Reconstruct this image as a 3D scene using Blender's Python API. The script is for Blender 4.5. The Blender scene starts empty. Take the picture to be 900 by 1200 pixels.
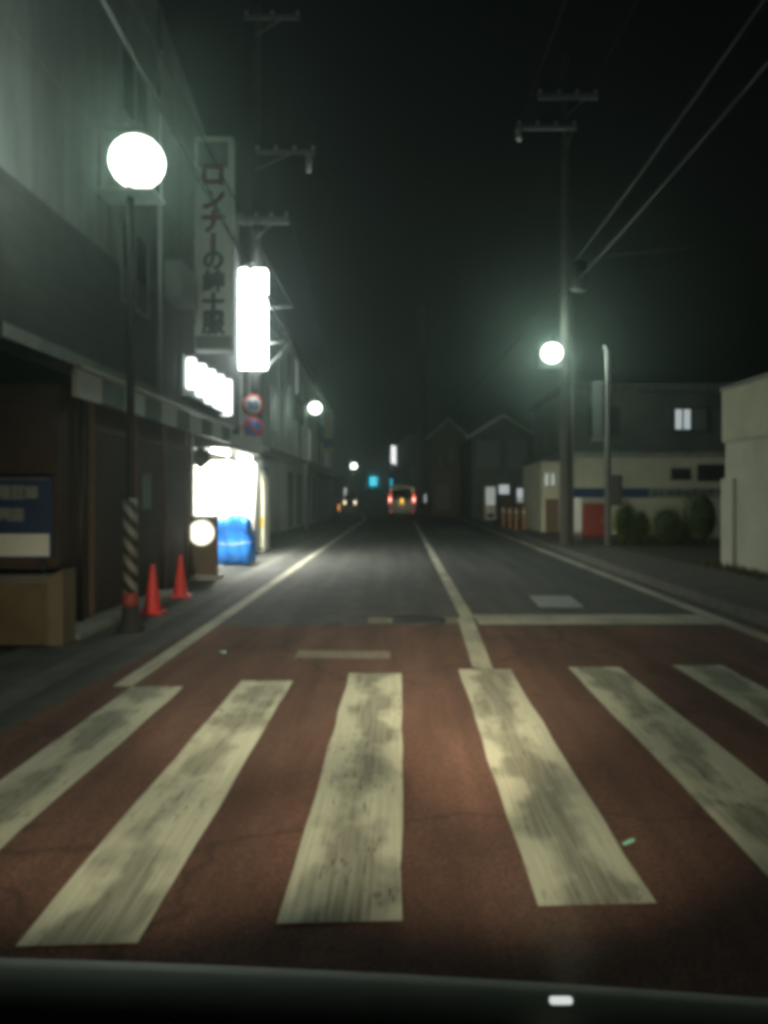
import bpy, bmesh, math, random
from mathutils import Vector, Matrix
R = math.radians
rnd = random.Random(7)
scene = bpy.context.scene
COL = scene.collection

# ------------------------------------------------------------------ camera
EYE = 1.45
cam = bpy.data.cameras.new("camera")
cam.sensor_width = 36.0
cam.lens = 29.1
cam.shift_x = -20 / 1200
cam.shift_y = -20 / 1200
cam.clip_start = 0.05
cam.clip_end = 2000
cam_o = bpy.data.objects.new("camera", cam)
COL.objects.link(cam_o)
cam_o.location = (0, 0, EYE)
cam_o.rotation_euler = (R(90), 0, 0)
scene.camera = cam_o

# ------------------------------------------------------------------ night sky
world = bpy.data.worlds.new("World")
scene.world = world
world.use_nodes = True
wn = world.node_tree.nodes
wl = world.node_tree.links
bg = wn["Background"]
sky = wn.new("ShaderNodeTexSky")
sky.sky_type = 'NISHITA'
sky.sun_disc = False
sky.sun_elevation = R(-4)
sky.sun_rotation = R(170)
wl.new(sky.outputs[0], bg.inputs[0])
bg.inputs[1].default_value = 0.06

# ------------------------------------------------------------------ exposure, sampling
vs = scene.view_settings
vs.view_transform = 'Standard'
vs.look = 'None'
vs.exposure = 0.25
vs.gamma = 1.0
vs.use_curve_mapping = False
cy = scene.cycles
cy.use_denoising = True
cy.max_bounces = 5
cy.diffuse_bounces = 3
cy.glossy_bounces = 2
cy.volume_bounces = 0
cy.caustics_reflective = False
cy.caustics_refractive = False
cy.sample_clamp_indirect = 4.0
cy.filter_width = 5.0


def light(name, kind, loc, energy, color, rot=None, **kw):
    d = bpy.data.lights.new(name, kind)
    d.energy = energy
    d.color = color
    for k, v in kw.items():
        setattr(d, k, v)
    o = bpy.data.objects.new(name, d)
    o.location = loc
    if rot:
        o.rotation_euler = rot
    COL.objects.link(o)
    return o


# the own car's low beams, mounted just ahead of the bonnet below the picture
WARM = (1.0, 0.90, 0.62)
for sx in (-1.05, 0.28):
    h = light("headlight_beam", 'SPOT', (sx, 1.35, 0.68), 350, WARM, (R(88), 0, R(-2)),
              spot_size=R(54), spot_blend=1.0, shadow_soft_size=0.06)
    h.scale = (1.7, 1, 1)
    h = light("headlight_hotspot", 'SPOT', (sx, 1.33, 0.68), 2300, WARM, (R(86.3), 0, R(-3)),
              spot_size=R(21), spot_blend=1.0, shadow_soft_size=0.06)
    h.scale = (1.9, 1, 1)
light("headlight_core", 'SPOT', (0.28, 1.31, 0.68), 1300, (1.0, .80, .52), (R(82.8), 0, R(-1.5)),
      spot_size=R(20), spot_blend=1.0, shadow_soft_size=0.06)
LAMPC = (0.80, 1.0, 0.84)


# ================================================================== helpers
def new_mat(name, col, rough=0.7, metal=0.0, var=0.18, scale=6.0, stretch=(1, 1, 1), bump=0.0,
            emit=0.0, emit_col=None, spec=0.4):
    m = bpy.data.materials.new(name)
    m.use_nodes = True
    nt = m.node_tree
    n, l = nt.nodes, nt.links
    b = n["Principled BSDF"]
    b.inputs["Roughness"].default_value = rough
    b.inputs["Metallic"].default_value = metal
    b.inputs["Specular IOR Level"].default_value = spec
    b.inputs["Base Color"].default_value = (*col, 1)
    if var > 0 or bump > 0:
        tc = n.new("ShaderNodeTexCoord")
        mp = n.new("ShaderNodeMapping")
        mp.inputs["Scale"].default_value = stretch
        l.new(tc.outputs["Object"], mp.inputs[0])
        nz = n.new("ShaderNodeTexNoise")
        nz.inputs["Scale"].default_value = scale
        nz.inputs["Detail"].default_value = 6
        nz.inputs["Roughness"].default_value = 0.65
        l.new(mp.outputs[0], nz.inputs["Vector"])
        rp = n.new("ShaderNodeValToRGB")
        rp.color_ramp.elements[0].position = 0.3
        rp.color_ramp.elements[1].position = 0.7
        rp.color_ramp.elements[0].color = tuple(max(0, c * (1 - var)) for c in col) + (1,)
        rp.color_ramp.elements[1].color = tuple(min(1, c * (1 + var)) for c in col) + (1,)
        l.new(nz.outputs["Fac"], rp.inputs[0])
        l.new(rp.outputs[0], b.inputs["Base Color"])
        if bump > 0:
            bp = n.new("ShaderNodeBump")
            bp.inputs["Strength"].default_value = bump
            bp.inputs["Distance"].default_value = 0.02
            l.new(nz.outputs["Fac"], bp.inputs["Height"])
            l.new(bp.outputs[0], b.inputs["Normal"])
    if emit > 0:
        b.inputs["Emission Color"].default_value = (*(emit_col or col), 1)
        b.inputs["Emission Strength"].default_value = emit
    return m


def board_mat(name, col, axis, period, rough=0.7, var=0.25, groove=0.35):
    """plain colour with grooves every `period` metres along axis 0/1/2 (boards, slats, tiles)"""
    m = new_mat(name, col, rough, var=var, scale=3.0)
    n, l = m.node_tree.nodes, m.node_tree.links
    b = n["Principled BSDF"]
    tc = n.new("ShaderNodeTexCoord")
    sp = n.new("ShaderNodeSeparateXYZ")
    l.new(tc.outputs["Object"], sp.inputs[0])
    dv = n.new("ShaderNodeMath"); dv.operation = 'DIVIDE'; dv.inputs[1].default_value = period
    l.new(sp.outputs[axis], dv.inputs[0])
    fr = n.new("ShaderNodeMath"); fr.operation = 'FRACT'
    l.new(dv.outputs[0], fr.inputs[0])
    lt = n.new("ShaderNodeMath"); lt.operation = 'LESS_THAN'; lt.inputs[1].default_value = 0.09
    l.new(fr.outputs[0], lt.inputs[0])
    mx = n.new("ShaderNodeMix"); mx.data_type = 'RGBA'
    src = b.inputs["Base Color"].links[0].from_socket
    l.new(lt.outputs[0], mx.inputs[0])
    l.new(src, mx.inputs[6])
    mx.inputs[7].default_value = tuple(c * groove for c in col) + (1,)
    l.new(mx.outputs[2], b.inputs["Base Color"])
    return m


def two_tone(name, c1, c2, axis_vec, period, duty=0.5, rough=0.6):
    m = new_mat(name, c1, rough, var=0)
    n, l = m.node_tree.nodes, m.node_tree.links
    b = n["Principled BSDF"]
    tc = n.new("ShaderNodeTexCoord")
    dt = n.new("ShaderNodeVectorMath"); dt.operation = 'DOT_PRODUCT'
    dt.inputs[1].default_value = axis_vec
    l.new(tc.outputs["Object"], dt.inputs[0])
    dv = n.new("ShaderNodeMath"); dv.operation = 'DIVIDE'; dv.inputs[1].default_value = period
    l.new(dt.outputs["Value"], dv.inputs[0])
    fr = n.new("ShaderNodeMath"); fr.operation = 'FRACT'
    l.new(dv.outputs[0], fr.inputs[0])
    lt = n.new("ShaderNodeMath"); lt.operation = 'LESS_THAN'; lt.inputs[1].default_value = duty
    l.new(fr.outputs[0], lt.inputs[0])
    mx = n.new("ShaderNodeMix"); mx.data_type = 'RGBA'
    l.new(lt.outputs[0], mx.inputs[0])
    mx.inputs[6].default_value = (*c1, 1)
    mx.inputs[7].default_value = (*c2, 1)
    l.new(mx.outputs[2], b.inputs["Base Color"])
    return m


class MB:
    """collects shapes into one mesh"""

    def __init__(self):
        self.v, self.f, self.s = [], [], []

    def add(self, verts, faces, smooth=False):
        o = len(self.v)
        self.v += [tuple(p) for p in verts]
        for f in faces:
            self.f.append([o + i for i in f])
            self.s.append(smooth)
        return self

    def box(self, x0, x1, y0, y1, z0, z1, M=None):
        vs_ = [Vector((x, y, z)) for z in (z0, z1) for (x, y) in ((x0, y0), (x1, y0), (x1, y1), (x0, y1))]
        if M is not None:
            vs_ = [M @ p for p in vs_]
        return self.add(vs_, [(3, 2, 1, 0), (4, 5, 6, 7), (0, 1, 5, 4), (1, 2, 6, 5), (2, 3, 7, 6), (3, 0, 4, 7)])

    def bbox(self, x0, x1, y0, y1, z0, z1, r=0.02, seg=2, M=None):
        bm = bmesh.new()
        bmesh.ops.create_cube(bm, size=1)
        for p in bm.verts:
            p.co = Vector(((x0 + x1) / 2 + p.co.x * (x1 - x0), (y0 + y1) / 2 + p.co.y * (y1 - y0),
                           (z0 + z1) / 2 + p.co.z * (z1 - z0)))
        bmesh.ops.bevel(bm, geom=bm.edges[:], offset=r, segments=seg, affect='EDGES', profile=0.5)
        return self.bm(bm, M, True)

    def bm(self, bm, M=None, smooth=False):
        bm.verts.index_update()
        vs_ = [(M @ p.co) if M is not None else p.co.copy() for p in bm.verts]
        self.add(vs_, [[p.index for p in f.verts] for f in bm.faces], smooth)
        bm.free()
        return self

    def tube(self, pts, r, seg=10, caps=True):
        pts = [Vector(p) for p in pts]
        rs = r if isinstance(r, (list, tuple)) else [r] * len(pts)
        rings = []
        for i, p in enumerate(pts):
            d = (pts[min(i + 1, len(pts) - 1)] - pts[max(i - 1, 0)]).normalized()
            a = d.orthogonal().normalized() if abs(d.z) < 0.99 else Vector((1, 0, 0))
            if abs(d.z) < 0.99:
                a = d.cross(Vector((0, 0, 1))).normalized()
            b = d.cross(a).normalized()
            rings.append([p + (a * math.cos(2 * math.pi * k / seg) + b * math.sin(2 * math.pi * k / seg)) * rs[i]
                          for k in range(seg)])
        vs_ = [q for ring in rings for q in ring]
        fs = []
        for i in range(len(pts) - 1):
            for k in range(seg):
                k2 = (k + 1) % seg
                fs.append((i * seg + k, i * seg + k2, (i + 1) * seg + k2, (i + 1) * seg + k))
        self.add(vs_, fs, True)
        if caps:
            o = len(self.v) - len(vs_)
            self.f.append([o + k for k in range(seg)][::-1]); self.s.append(False)
            self.f.append([o + (len(pts) - 1) * seg + k for k in range(seg)]); self.s.append(False)
        return self

    def lathe(self, prof, c=(0, 0, 0), seg=24, M=None):
        vs_, fs = [], []
        for (r, z) in prof:
            for k in range(seg):
                a = 2 * math.pi * k / seg
                p = Vector((c[0] + r * math.cos(a), c[1] + r * math.sin(a), c[2] + z))
                vs_.append(M @ p if M is not None else p)
        for i in range(len(prof) - 1):
            for k in range(seg):
                k2 = (k + 1) % seg
                fs.append((i * seg + k, i * seg + k2, (i + 1) * seg + k2, (i + 1) * seg + k))
        fs.append(tuple(range(seg))[::-1])
        fs.append(tuple((len(prof) - 1) * seg + k for k in range(seg)))
        return self.add(vs_, fs, True)

    def prism(self, poly, axis, a0, a1):
        """poly in the plane across `axis`, extruded a0..a1"""
        def P(p, a):
            return {0: (a, p[0], p[1]), 1: (p[0], a, p[1]), 2: (p[0], p[1], a)}[axis]
        n_ = len(poly)
        vs_ = [P(p, a0) for p in poly] + [P(p, a1) for p in poly]
        fs = [tuple(range(n_))[::-1], tuple(range(n_, 2 * n_))]
        fs += [(i, (i + 1) % n_, n_ + (i + 1) % n_, n_ + i) for i in range(n_)]
        return self.add(vs_, fs)

    def build(self, name, mat, parent=None, loc=None):
        me = bpy.data.meshes.new(name)
        org = Vector(loc) if loc is not None else Vector((0, 0, 0))
        me.from_pydata([Vector(p) - org for p in self.v], [], self.f)
        bm = bmesh.new()
        bm.from_mesh(me)
        bmesh.ops.recalc_face_normals(bm, faces=bm.faces)
        bm.to_mesh(me)
        bm.free()
        for p, s in zip(me.polygons, self.s):
            p.use_smooth = s
        me.materials.append(mat)
        o = bpy.data.objects.new(name, me)
        o.location = org
        COL.objects.link(o)
        if parent is not None:
            o.parent = parent
        return o


def tag(o, label=None, cat=None, group=None, kind=None):
    if label: o["label"] = label
    if cat: o["category"] = cat
    if group: o["group"] = group
    if kind: o["kind"] = kind
    return o


def thing(name, label, cat, loc=(0, 0, 0), rz=0.0, group=None):
    o = bpy.data.objects.new(name, None)
    o.empty_display_size = 0.2
    o.location = loc
    o.rotation_euler = (0, 0, rz)
    COL.objects.link(o)
    return tag(o, label, cat, group)


def dup(root, loc, label, group=None, rz=None):
    r = root.copy()
    COL.objects.link(r)
    r.location = loc
    if rz is not None:
        r.rotation_euler = (0, 0, rz)
    r["label"] = label
    if group: r["group"] = group
    for ch in list(root.children):
        c = ch.copy(); COL.objects.link(c); c.parent = r
        for g in list(ch.children):
            d = g.copy(); COL.objects.link(d); d.parent = c
    return r


def lettering(chars, mat, parent, name="lettering", bold=0.02, depth=0.01):
    """chars: (text, x, z, size, rot) laid in the XZ plane facing -Y; ONE mesh"""
    mb = MB()
    for (t, x, z, size, rot) in chars:
        cu = bpy.data.curves.new("t", 'FONT')
        cu.body = t
        cu.size = size
        cu.align_x = 'CENTER'
        cu.align_y = 'CENTER'
        cu.extrude = depth / 2
        cu.resolution_u = 4
        ob = bpy.data.objects.new("t", cu)
        COL.objects.link(ob)
        dg = bpy.context.evaluated_depsgraph_get()
        me = bpy.data.meshes.new_from_object(ob.evaluated_get(dg))
        M = Matrix.Translation((x, 0, z)) @ Matrix.Rotation(R(90), 4, 'X') @ Matrix.Rotation(rot, 4, 'Z')
        if len(me.vertices):
            c = sum((v.co for v in me.vertices), Vector()) / len(me.vertices)
            xs = [v.co.x for v in me.vertices]; ys = [v.co.y for v in me.vertices]
            c = Vector(((min(xs) + max(xs)) / 2, (min(ys) + max(ys)) / 2, 0))
            bb = bold * size
            for k, (ox, oy) in enumerate(((0, 0), (bb, 0), (-bb, 0), (0, bb), (0, -bb))):
                off = Vector((ox, oy, k * .0006))
                mb.add([M @ (v.co - c + off) for v in me.vertices], [tuple(p.vertices) for p in me.polygons])
        bpy.data.objects.remove(ob)
        bpy.data.curves.remove(cu)
        bpy.data.meshes.remove(me)
    return mb.build(name, mat, parent)


# ================================================================== materials
M_asphalt = new_mat("asphalt", (0.075, 0.078, 0.073), 0.82, var=0.3, scale=2.2, bump=0.25)
M_ground = new_mat("ground_soil", (0.045, 0.045, 0.04), 0.95, var=0.3, scale=0.8)
M_concrete = new_mat("concrete", (0.24, 0.24, 0.21), 0.85, var=0.25, scale=2.0, bump=0.1)
M_concrete_dk = new_mat("concrete_dark", (0.12, 0.12, 0.11), 0.85, var=0.3, scale=3.0, bump=0.1)
M_sidewalk = new_mat("sidewalk_paving", (0.10, 0.095, 0.08), 0.9, var=0.3, scale=3.0, bump=0.2)
M_kerb = new_mat("kerb_stone", (0.10, 0.10, 0.09), 0.85, var=0.3, scale=5.0)
M_pole = new_mat("pole_concrete", (0.10, 0.10, 0.09), 0.8, var=0.2, scale=4.0)
M_steel = new_mat("galvanised_steel", (0.38, 0.39, 0.38), 0.45, 0.6, var=0.15, scale=9)
M_arm = new_mat("crossarm_steel", (0.22, 0.225, 0.22), 0.6, 0.2, var=0.15)
M_darkmetal = new_mat("dark_metal", (0.05, 0.05, 0.05), 0.5, 0.5, var=0.2)
M_cable = new_mat("cable_sheath", (0.018, 0.018, 0.018), 0.6, var=0)
M_cable_grey = new_mat("cable_sheath_weathered", (0.014, 0.014, 0.014), 0.6, var=0)
M_ceramic = new_mat("insulator_ceramic", (0.5, 0.5, 0.47), 0.3, var=0.1)
M_lampglow = new_mat("lamp_glow", (0.9, 0.95, 0.85), 0.5, var=0, emit=3, emit_col=(0.92, 1.0, 0.86))
M_lampglow_far = new_mat("lamp_glow_distant", (0.9, 0.95, 0.85), 0.5, var=0, emit=5, emit_col=(0.88, 1.0, 0.84))
M_signglow = new_mat("sign_glow", (0.9, 0.95, 0.95), 0.5, var=0, emit=9, emit_col=(0.92, 1.0, 0.98))
M_boxglow = new_mat("letter_glow", (0.9, 0.95, 0.95), 0.5, var=0, emit=2.2, emit_col=(0.93, 1.0, 0.98))
M_vendglow = new_mat("vending_glow", (0.9, 0.9, 0.85), 0.4, var=0, emit=8.0, emit_col=(1.0, 1.0, 0.88))
M_tubeglow = new_mat("tube_glow", (0.9, 0.9, 0.9), 0.4, var=0, emit=60, emit_col=(1.0, 1.0, 0.9))
M_white = new_mat("white_paint_metal", (0.72, 0.72, 0.68), 0.5, var=0.08)
M_wall_up = new_mat("grey_render", (0.095, 0.10, 0.098), 0.9, var=0.3, scale=1.6, stretch=(1, 1.6, .35), bump=0.08)
M_cladding = board_mat("dark_cladding", (0.03, 0.032, 0.031), 2, 0.30, 0.8, groove=.7)
M_wall_cream = new_mat("cream_render", (0.46, 0.46, 0.34), 0.9, var=0.14, scale=1.2)
M_wall_white = new_mat("white_render", (0.46, 0.475, 0.385), 0.9, var=0.12, scale=1.4)
M_wall_grey = new_mat("grey_concrete_wall", (0.30, 0.33, 0.33), 0.9, var=0.18, scale=0.9)
M_wall_dark = new_mat("dark_wall", (0.085, 0.092, 0.086), 0.9, var=0.3, scale=1.0)
M_wall_brown = new_mat("brown_wall", (0.13, 0.085, 0.06), 0.9, var=0.25, scale=1.0)
M_timber = board_mat("brown_timber_boards", (0.060, 0.040, 0.033), 1, 0.18)
M_tile = board_mat("roof_tiles", (0.05, 0.055, 0.055), 1, 0.26, 0.5)
M_rooftile_x = board_mat("roof_tiles_far", (0.10, 0.10, 0.10), 0, 0.3, 0.6)
M_glass = new_mat("window_glass_dark", (0.02, 0.024, 0.026), 0.08, var=0, spec=0.6)
M_curtain = new_mat("window_curtain", (0.13, 0.145, 0.145), 0.6, var=0.3, scale=6, stretch=(4, 4, .3))
M_litwin = new_mat("window_lit", (0.8, 0.85, 0.85), 0.5, var=0, emit=0.36, emit_col=(0.85, 0.95, 1.0))
M_litwin_dim = new_mat("window_lit_dim", (0.6, 0.65, 0.6), 0.5, var=0, emit=0.22, emit_col=(0.85, 0.95, 0.9))
M_red = new_mat("red_plastic", (0.50, 0.032, 0.028), 0.5, var=0.1)
M_redbox = new_mat("red_paint_faded", (0.19, 0.03, 0.022), 0.6, var=0.15)
M_signred = new_mat("sign_red", (0.60, 0.05, 0.05), 0.5, var=0.05)
M_signblue = new_mat("sign_blue", (0.05, 0.12, 0.45), 0.5, var=0.05)
M_signwhite = new_mat("sign_white", (0.7, 0.7, 0.66), 0.5, var=0.05)
M_ink = new_mat("ink_dark", (0.03, 0.035, 0.04), 0.7, var=0)
M_inkgreen = new_mat("ink_faded_grey", (0.075, 0.10, 0.10), 0.7, var=0)
M_inkbrown = new_mat("ink_faded_brown", (0.20, 0.075, 0.062), 0.7, var=0)
M_board = new_mat("signboard_face", (0.68, 0.72, 0.67), 0.7, var=0.12, scale=1.5)
M_board_dk = new_mat("signboard_panel", (0.20, 0.235, 0.225), 0.7, var=0.12, scale=1.5)
M_brownboard = new_mat("brown_board", (0.11, 0.075, 0.052), 0.7, var=0.2, scale=4)
M_tarp = new_mat("blue_tarpaulin", (0.015, 0.17, 0.62), 0.4, var=0.2, scale=5, bump=0.3)
M_navy = new_mat("navy_panel", (0.02, 0.045, 0.11), 0.6, var=0.2)
M_bluefascia = new_mat("blue_fascia", (0.02, 0.05, 0.11), 0.6, var=0.15)
M_orange = new_mat("orange_post", (0.40, 0.20, 0.07), 0.6, var=0.15)
M_leaf = new_mat("shrub_leaf", (0.11, 0.14, 0.045), 0.7, var=0.5, scale=9)
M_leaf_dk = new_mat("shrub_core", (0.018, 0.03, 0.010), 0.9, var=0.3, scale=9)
M_bark = new_mat("bark", (0.06, 0.045, 0.03), 0.9)
M_grass = new_mat("grass", (0.075, 0.075, 0.03), 0.9, var=0.35, scale=10)
M_rubber = new_mat("rubber", (0.02, 0.02, 0.02), 0.8, var=0)
M_dash = new_mat("dashboard_vinyl", (0.010, 0.012, 0.011), 0.85, var=0.2, scale=60, bump=0.1, spec=0.15)
M_rim = new_mat("dashboard_rim_grey", (0.24, 0.26, 0.20), 0.6, var=0.2, scale=8, stretch=(1, 4, 4))


def paint_mat(name, col, base, wear, sc, seedoff, edges=False):
    """road paint with wear dragged along the driving direction and tyre-dirt blotches"""
    m = bpy.data.materials.new(name)
    m.use_nodes = True
    n, l = m.node_tree.nodes, m.node_tree.links
    b = n["Principled BSDF"]
    b.inputs["Roughness"].default_value = 0.75
    tc = n.new("ShaderNodeTexCoord")

    def noise(scale, stretch, off, detail=5, rough=0.6):
        mp = n.new("ShaderNodeMapping")
        mp.inputs["Scale"].default_value = stretch
        mp.inputs["Location"].default_value = (off, off * 1.7, 0)
        l.new(tc.outputs["Object"], mp.inputs[0])
        z = n.new("ShaderNodeTexNoise")
        z.inputs["Scale"].default_value = scale
        z.inputs["Detail"].default_value = detail
        z.inputs["Roughness"].default_value = rough
        l.new(mp.outputs[0], z.inputs["Vector"])
        return z.outputs["Fac"]

    def ramp(src, p0, p1, c0=(0, 0, 0, 1), c1=(1, 1, 1, 1)):
        r = n.new("ShaderNodeValToRGB")
        r.color_ramp.elements[0].position = p0; r.color_ramp.elements[1].position = p1
        r.color_ramp.elements[0].color = c0; r.color_ramp.elements[1].color = c1
        l.new(src, r.inputs[0])
        return r.outputs[0]

    def mix(f, a, bb):
        x = n.new("ShaderNodeMix"); x.data_type = 'RGBA'
        l.new(f, x.inputs[0])
        for s, i in ((a, 6), (bb, 7)):
            if isinstance(s, tuple):
                x.inputs[i].default_value = s
            else:
                l.new(s, x.inputs[i])
        return x.outputs[2]
    streak = ramp(noise(sc, (22, 0.5, 1), seedoff), 0.30, 0.62)
    blotch = ramp(noise(1.5, (1.2, 0.8, 1), seedoff + 3, 3, 0.5), 0.46 - wear * 0.1, 0.60)
    grime = tuple(base[i] + (col[i] - base[i]) * 0.10 for i in range(3)) + (1,)
    mid = tuple(base[i] + (col[i] - base[i]) * 0.52 for i in range(3)) + (1,)
    if edges:
        sp = n.new("ShaderNodeSeparateXYZ")
        l.new(tc.outputs["Generated"], sp.inputs[0])
        a1 = n.new("ShaderNodeMath"); a1.operation = 'SUBTRACT'; a1.inputs[1].default_value = .5
        l.new(sp.outputs[0], a1.inputs[0])
        a2 = n.new("ShaderNodeMath"); a2.operation = 'ABSOLUTE'
        l.new(a1.outputs[0], a2.inputs[0])
        a3 = n.new("ShaderNodeMath"); a3.operation = 'MULTIPLY_ADD'; a3.inputs[1].default_value = .55; a3.inputs[2].default_value = -.10
        l.new(a2.outputs[0], a3.inputs[0])
        a4 = n.new("ShaderNodeMath"); a4.operation = 'ADD'
        l.new(noise(1.7, (1.6, .9, 1), seedoff + 3, 3, .55), a4.inputs[0]); l.new(a3.outputs[0], a4.inputs[1])
        blotch = ramp(a4.outputs[0], .465, .60)
    c = mix(streak, mid if not edges else tuple(base[i] + (col[i] - base[i]) * 0.7 for i in range(3)) + (1,), (*col, 1))
    c = mix(blotch, mix(streak, grime, mid), c)
    l.new(c, b.inputs["Base Color"])
    # chips right down to the road surface
    chip = ramp(noise(26, (2.6, .30, 1), seedoff + 7, 4, .7), .60, .66)
    big_ = ramp(noise(1.1, (1.3, .8, 1), seedoff + 9, 3, .5), .44, .60)
    mu = n.new("ShaderNodeMath"); mu.operation = 'MULTIPLY'
    l.new(chip, mu.inputs[0]); l.new(big_, mu.inputs[1])
    tr = n.new("ShaderNodeBsdfTransparent")
    ms = n.new("ShaderNodeMixShader")
    l.new(mu.outputs[0], ms.inputs[0]); l.new(b.outputs[0], ms.inputs[1]); l.new(tr.outputs[0], ms.inputs[2])
    l.new(ms.outputs[0], n["Material Output"].inputs[0])
    return m


PAINT = (0.60, 0.61, 0.48)
M_paint = paint_mat("crosswalk_paint", PAINT, (0.085, 0.08, 0.06), 0.5, 3.0, 0.0, True)
M_line = paint_mat("line_paint", (0.58, 0.56, 0.44), (0.16, 0.15, 0.12), 1.4, 3.0, 11.0)
M_line_faint = new_mat("line_paint_faded", (0.24, 0.21, 0.16), 0.8, var=0.3, scale=4, stretch=(6, 1, 1))


def aggregate(m, scale, amt):
    """stone speckle, tyre-dragged streaks and a few cracks multiplied into a road surface's own colour"""
    n, l = m.node_tree.nodes, m.node_tree.links
    b = n["Principled BSDF"]
    src = b.inputs["Base Color"].links[0].from_socket
    tc = n.new("ShaderNodeTexCoord")

    def mul(src, fac_socket, lo, hi, p0, p1):
        r = n.new("ShaderNodeMapRange")
        r.inputs[1].default_value = p0; r.inputs[2].default_value = p1
        r.inputs[3].default_value = lo; r.inputs[4].default_value = hi
        l.new(fac_socket, r.inputs[0])
        v = n.new("ShaderNodeVectorMath"); v.operation = 'SCALE'
        l.new(src, v.inputs[0]); l.new(r.outputs[0], v.inputs["Scale"])
        return v.outputs[0]
    z1 = n.new("ShaderNodeTexNoise"); z1.inputs["Scale"].default_value = scale; z1.inputs["Detail"].default_value = 3
    l.new(tc.outputs["Object"], z1.inputs["Vector"])
    c = mul(src, z1.outputs["Fac"], 1 - amt, 1 + amt, .35, .65)
    mp = n.new("ShaderNodeMapping"); mp.inputs["Scale"].default_value = (2.2, .10, 1)
    l.new(tc.outputs["Object"], mp.inputs[0])
    z2 = n.new("ShaderNodeTexNoise"); z2.inputs["Scale"].default_value = 1.6; z2.inputs["Detail"].default_value = 4
    l.new(mp.outputs[0], z2.inputs["Vector"])
    c = mul(c, z2.outputs["Fac"], .70, 1.22, .35, .65)
    vo = n.new("ShaderNodeTexVoronoi"); vo.feature = 'DISTANCE_TO_EDGE'; vo.inputs["Scale"].default_value = .45
    wv = n.new("ShaderNodeTexNoise"); wv.inputs["Scale"].default_value = 2.5; wv.inputs["Detail"].default_value = 5
    l.new(tc.outputs["Object"], wv.inputs["Vector"])
    ad = n.new("ShaderNodeMixRGB"); ad.blend_type = 'ADD'; ad.inputs[0].default_value = .5
    l.new(tc.outputs["Object"], ad.inputs[1]); l.new(wv.outputs["Color"], ad.inputs[2])
    l.new(ad.outputs[0], vo.inputs["Vector"])
    c = mul(c, vo.outputs["Distance"], .55, 1.0, .0, .012)
    l.new(c, b.inputs["Base Color"])


aggregate(M_asphalt, 60, .35)


def red_mat():
    m = new_mat("red_antiskid", (0.130, 0.064, 0.047), 0.9, var=0.28, scale=1.4, stretch=(2.0, .5, 1), bump=0.0)
    n, l = m.node_tree.nodes, m.node_tree.links
    b = n["Principled BSDF"]
    tc = n.new("ShaderNodeTexCoord")
    z = n.new("ShaderNodeTexNoise"); z.inputs["Scale"].default_value = 60; z.inputs["Detail"].default_value = 3
    l.new(tc.outputs["Object"], z.inputs["Vector"])
    bp = n.new("ShaderNodeBump"); bp.inputs["Strength"].default_value = 0.3; bp.inputs["Distance"].default_value = 0.01
    l.new(z.outputs["Fac"], bp.inputs["Height"]); l.new(bp.outputs[0], b.inputs["Normal"])
    aggregate(m, 75, .38)
    return m


M_redroad = red_mat()

# ================================================================== setting
def bend(y):
    return -((y - 45) ** 2) / 330 if y > 45 else 0.0


def strip(x0, x1, ys, z):
    mb = MB()
    vs_, fs = [], []
    for y in ys:
        vs_ += [(x0 + bend(y), y, z), (x1 + bend(y), y, z)]
    for i in range(len(ys) - 1):
        fs.append((2 * i, 2 * i + 1, 2 * i + 3, 2 * i + 2))
    return mb.add(vs_, fs)


YS = [-12, 0, 10, 20, 30, 40, 45] + list(range(48, 131, 3))
g = MB().add([(-400, -60, -0.03), (400, -60, -0.03), (400, 700, -0.03), (-400, 700, -0.03)], [(0, 1, 2, 3)])
tag(g.build("ground", M_ground), kind="structure")
road = strip(-3.62, 4.02, YS, 0.0).build("road", M_asphalt)
tag(road, kind="structure")
redz = MB().add([(-2.62, 1.0, .004), (4.0, 1.0, .004), (4.0, 9.15, .004), (-2.2, 9.15, .004), (-2.35, 6.6, .004)],
                [(0, 1, 2, 3, 4)])
redz.build("red_surfacing", M_redroad, road)


def yr(y0, y1):
    return [y0] + [y for y in YS if y0 < y < y1] + [y1]


strip(-2.18, -2.03, yr(6.25, 120), .006).build("edge_line", M_line, road)
strip(3.60, 3.78, yr(6.9, 120), .006).build("edge_line", M_line, road)
MB().add([(.70, 9.7, .0075), (.86, 9.7, .0075), (.80, 46, .0075), (.66, 46, .0075)], [(0, 1, 2, 3)]).build("centre_line", M_line, road)
MB().add([(.60, 6.95, .0085), (.76, 6.75, .0085), (.845, 9.7, .0085), (.66, 9.7, .0085)], [(0, 1, 2, 3)]).build("centre_line", M_line, road)
MB().add([(.87, 9.22, .008), (3.58, 9.22, .008), (3.58, 9.98, .008), (.87, 9.98, .008)], [(0, 1, 2, 3)]).build("stop_line", M_line, road)
MB().add([(-.38, 9.3, .008), (.655, 9.3, .008), (.655, 9.75, .008), (-.38, 9.75, .008)], [(0, 1, 2, 3)]).build("stop_line", M_line_faint, road)
MB().add([(-.95, 7.35, .006), (-.1, 7.3, .006), (-.1, 7.65, .006), (-.95, 7.7, .006)], [(0, 1, 2, 3)]).build("faded_marking", M_line_faint, road)
MB().add([(1.78, 10.65, .006), (2.36, 10.65, .006), (2.42, 11.85, .006), (1.83, 11.85, .006)], [(0, 1, 2, 3)]).build(
    "pale_patch", new_mat("pale_patch", (0.34, 0.36, 0.36), 0.7, var=0.2, scale=5), road)
MB().add([(1.4, 30, .006), (2.9, 30, .006), (2.9, 36, .006), (1.5, 36, .006)], [(0, 1, 2, 3)]).build("pale_patch", M_concrete_dk, road)
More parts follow.
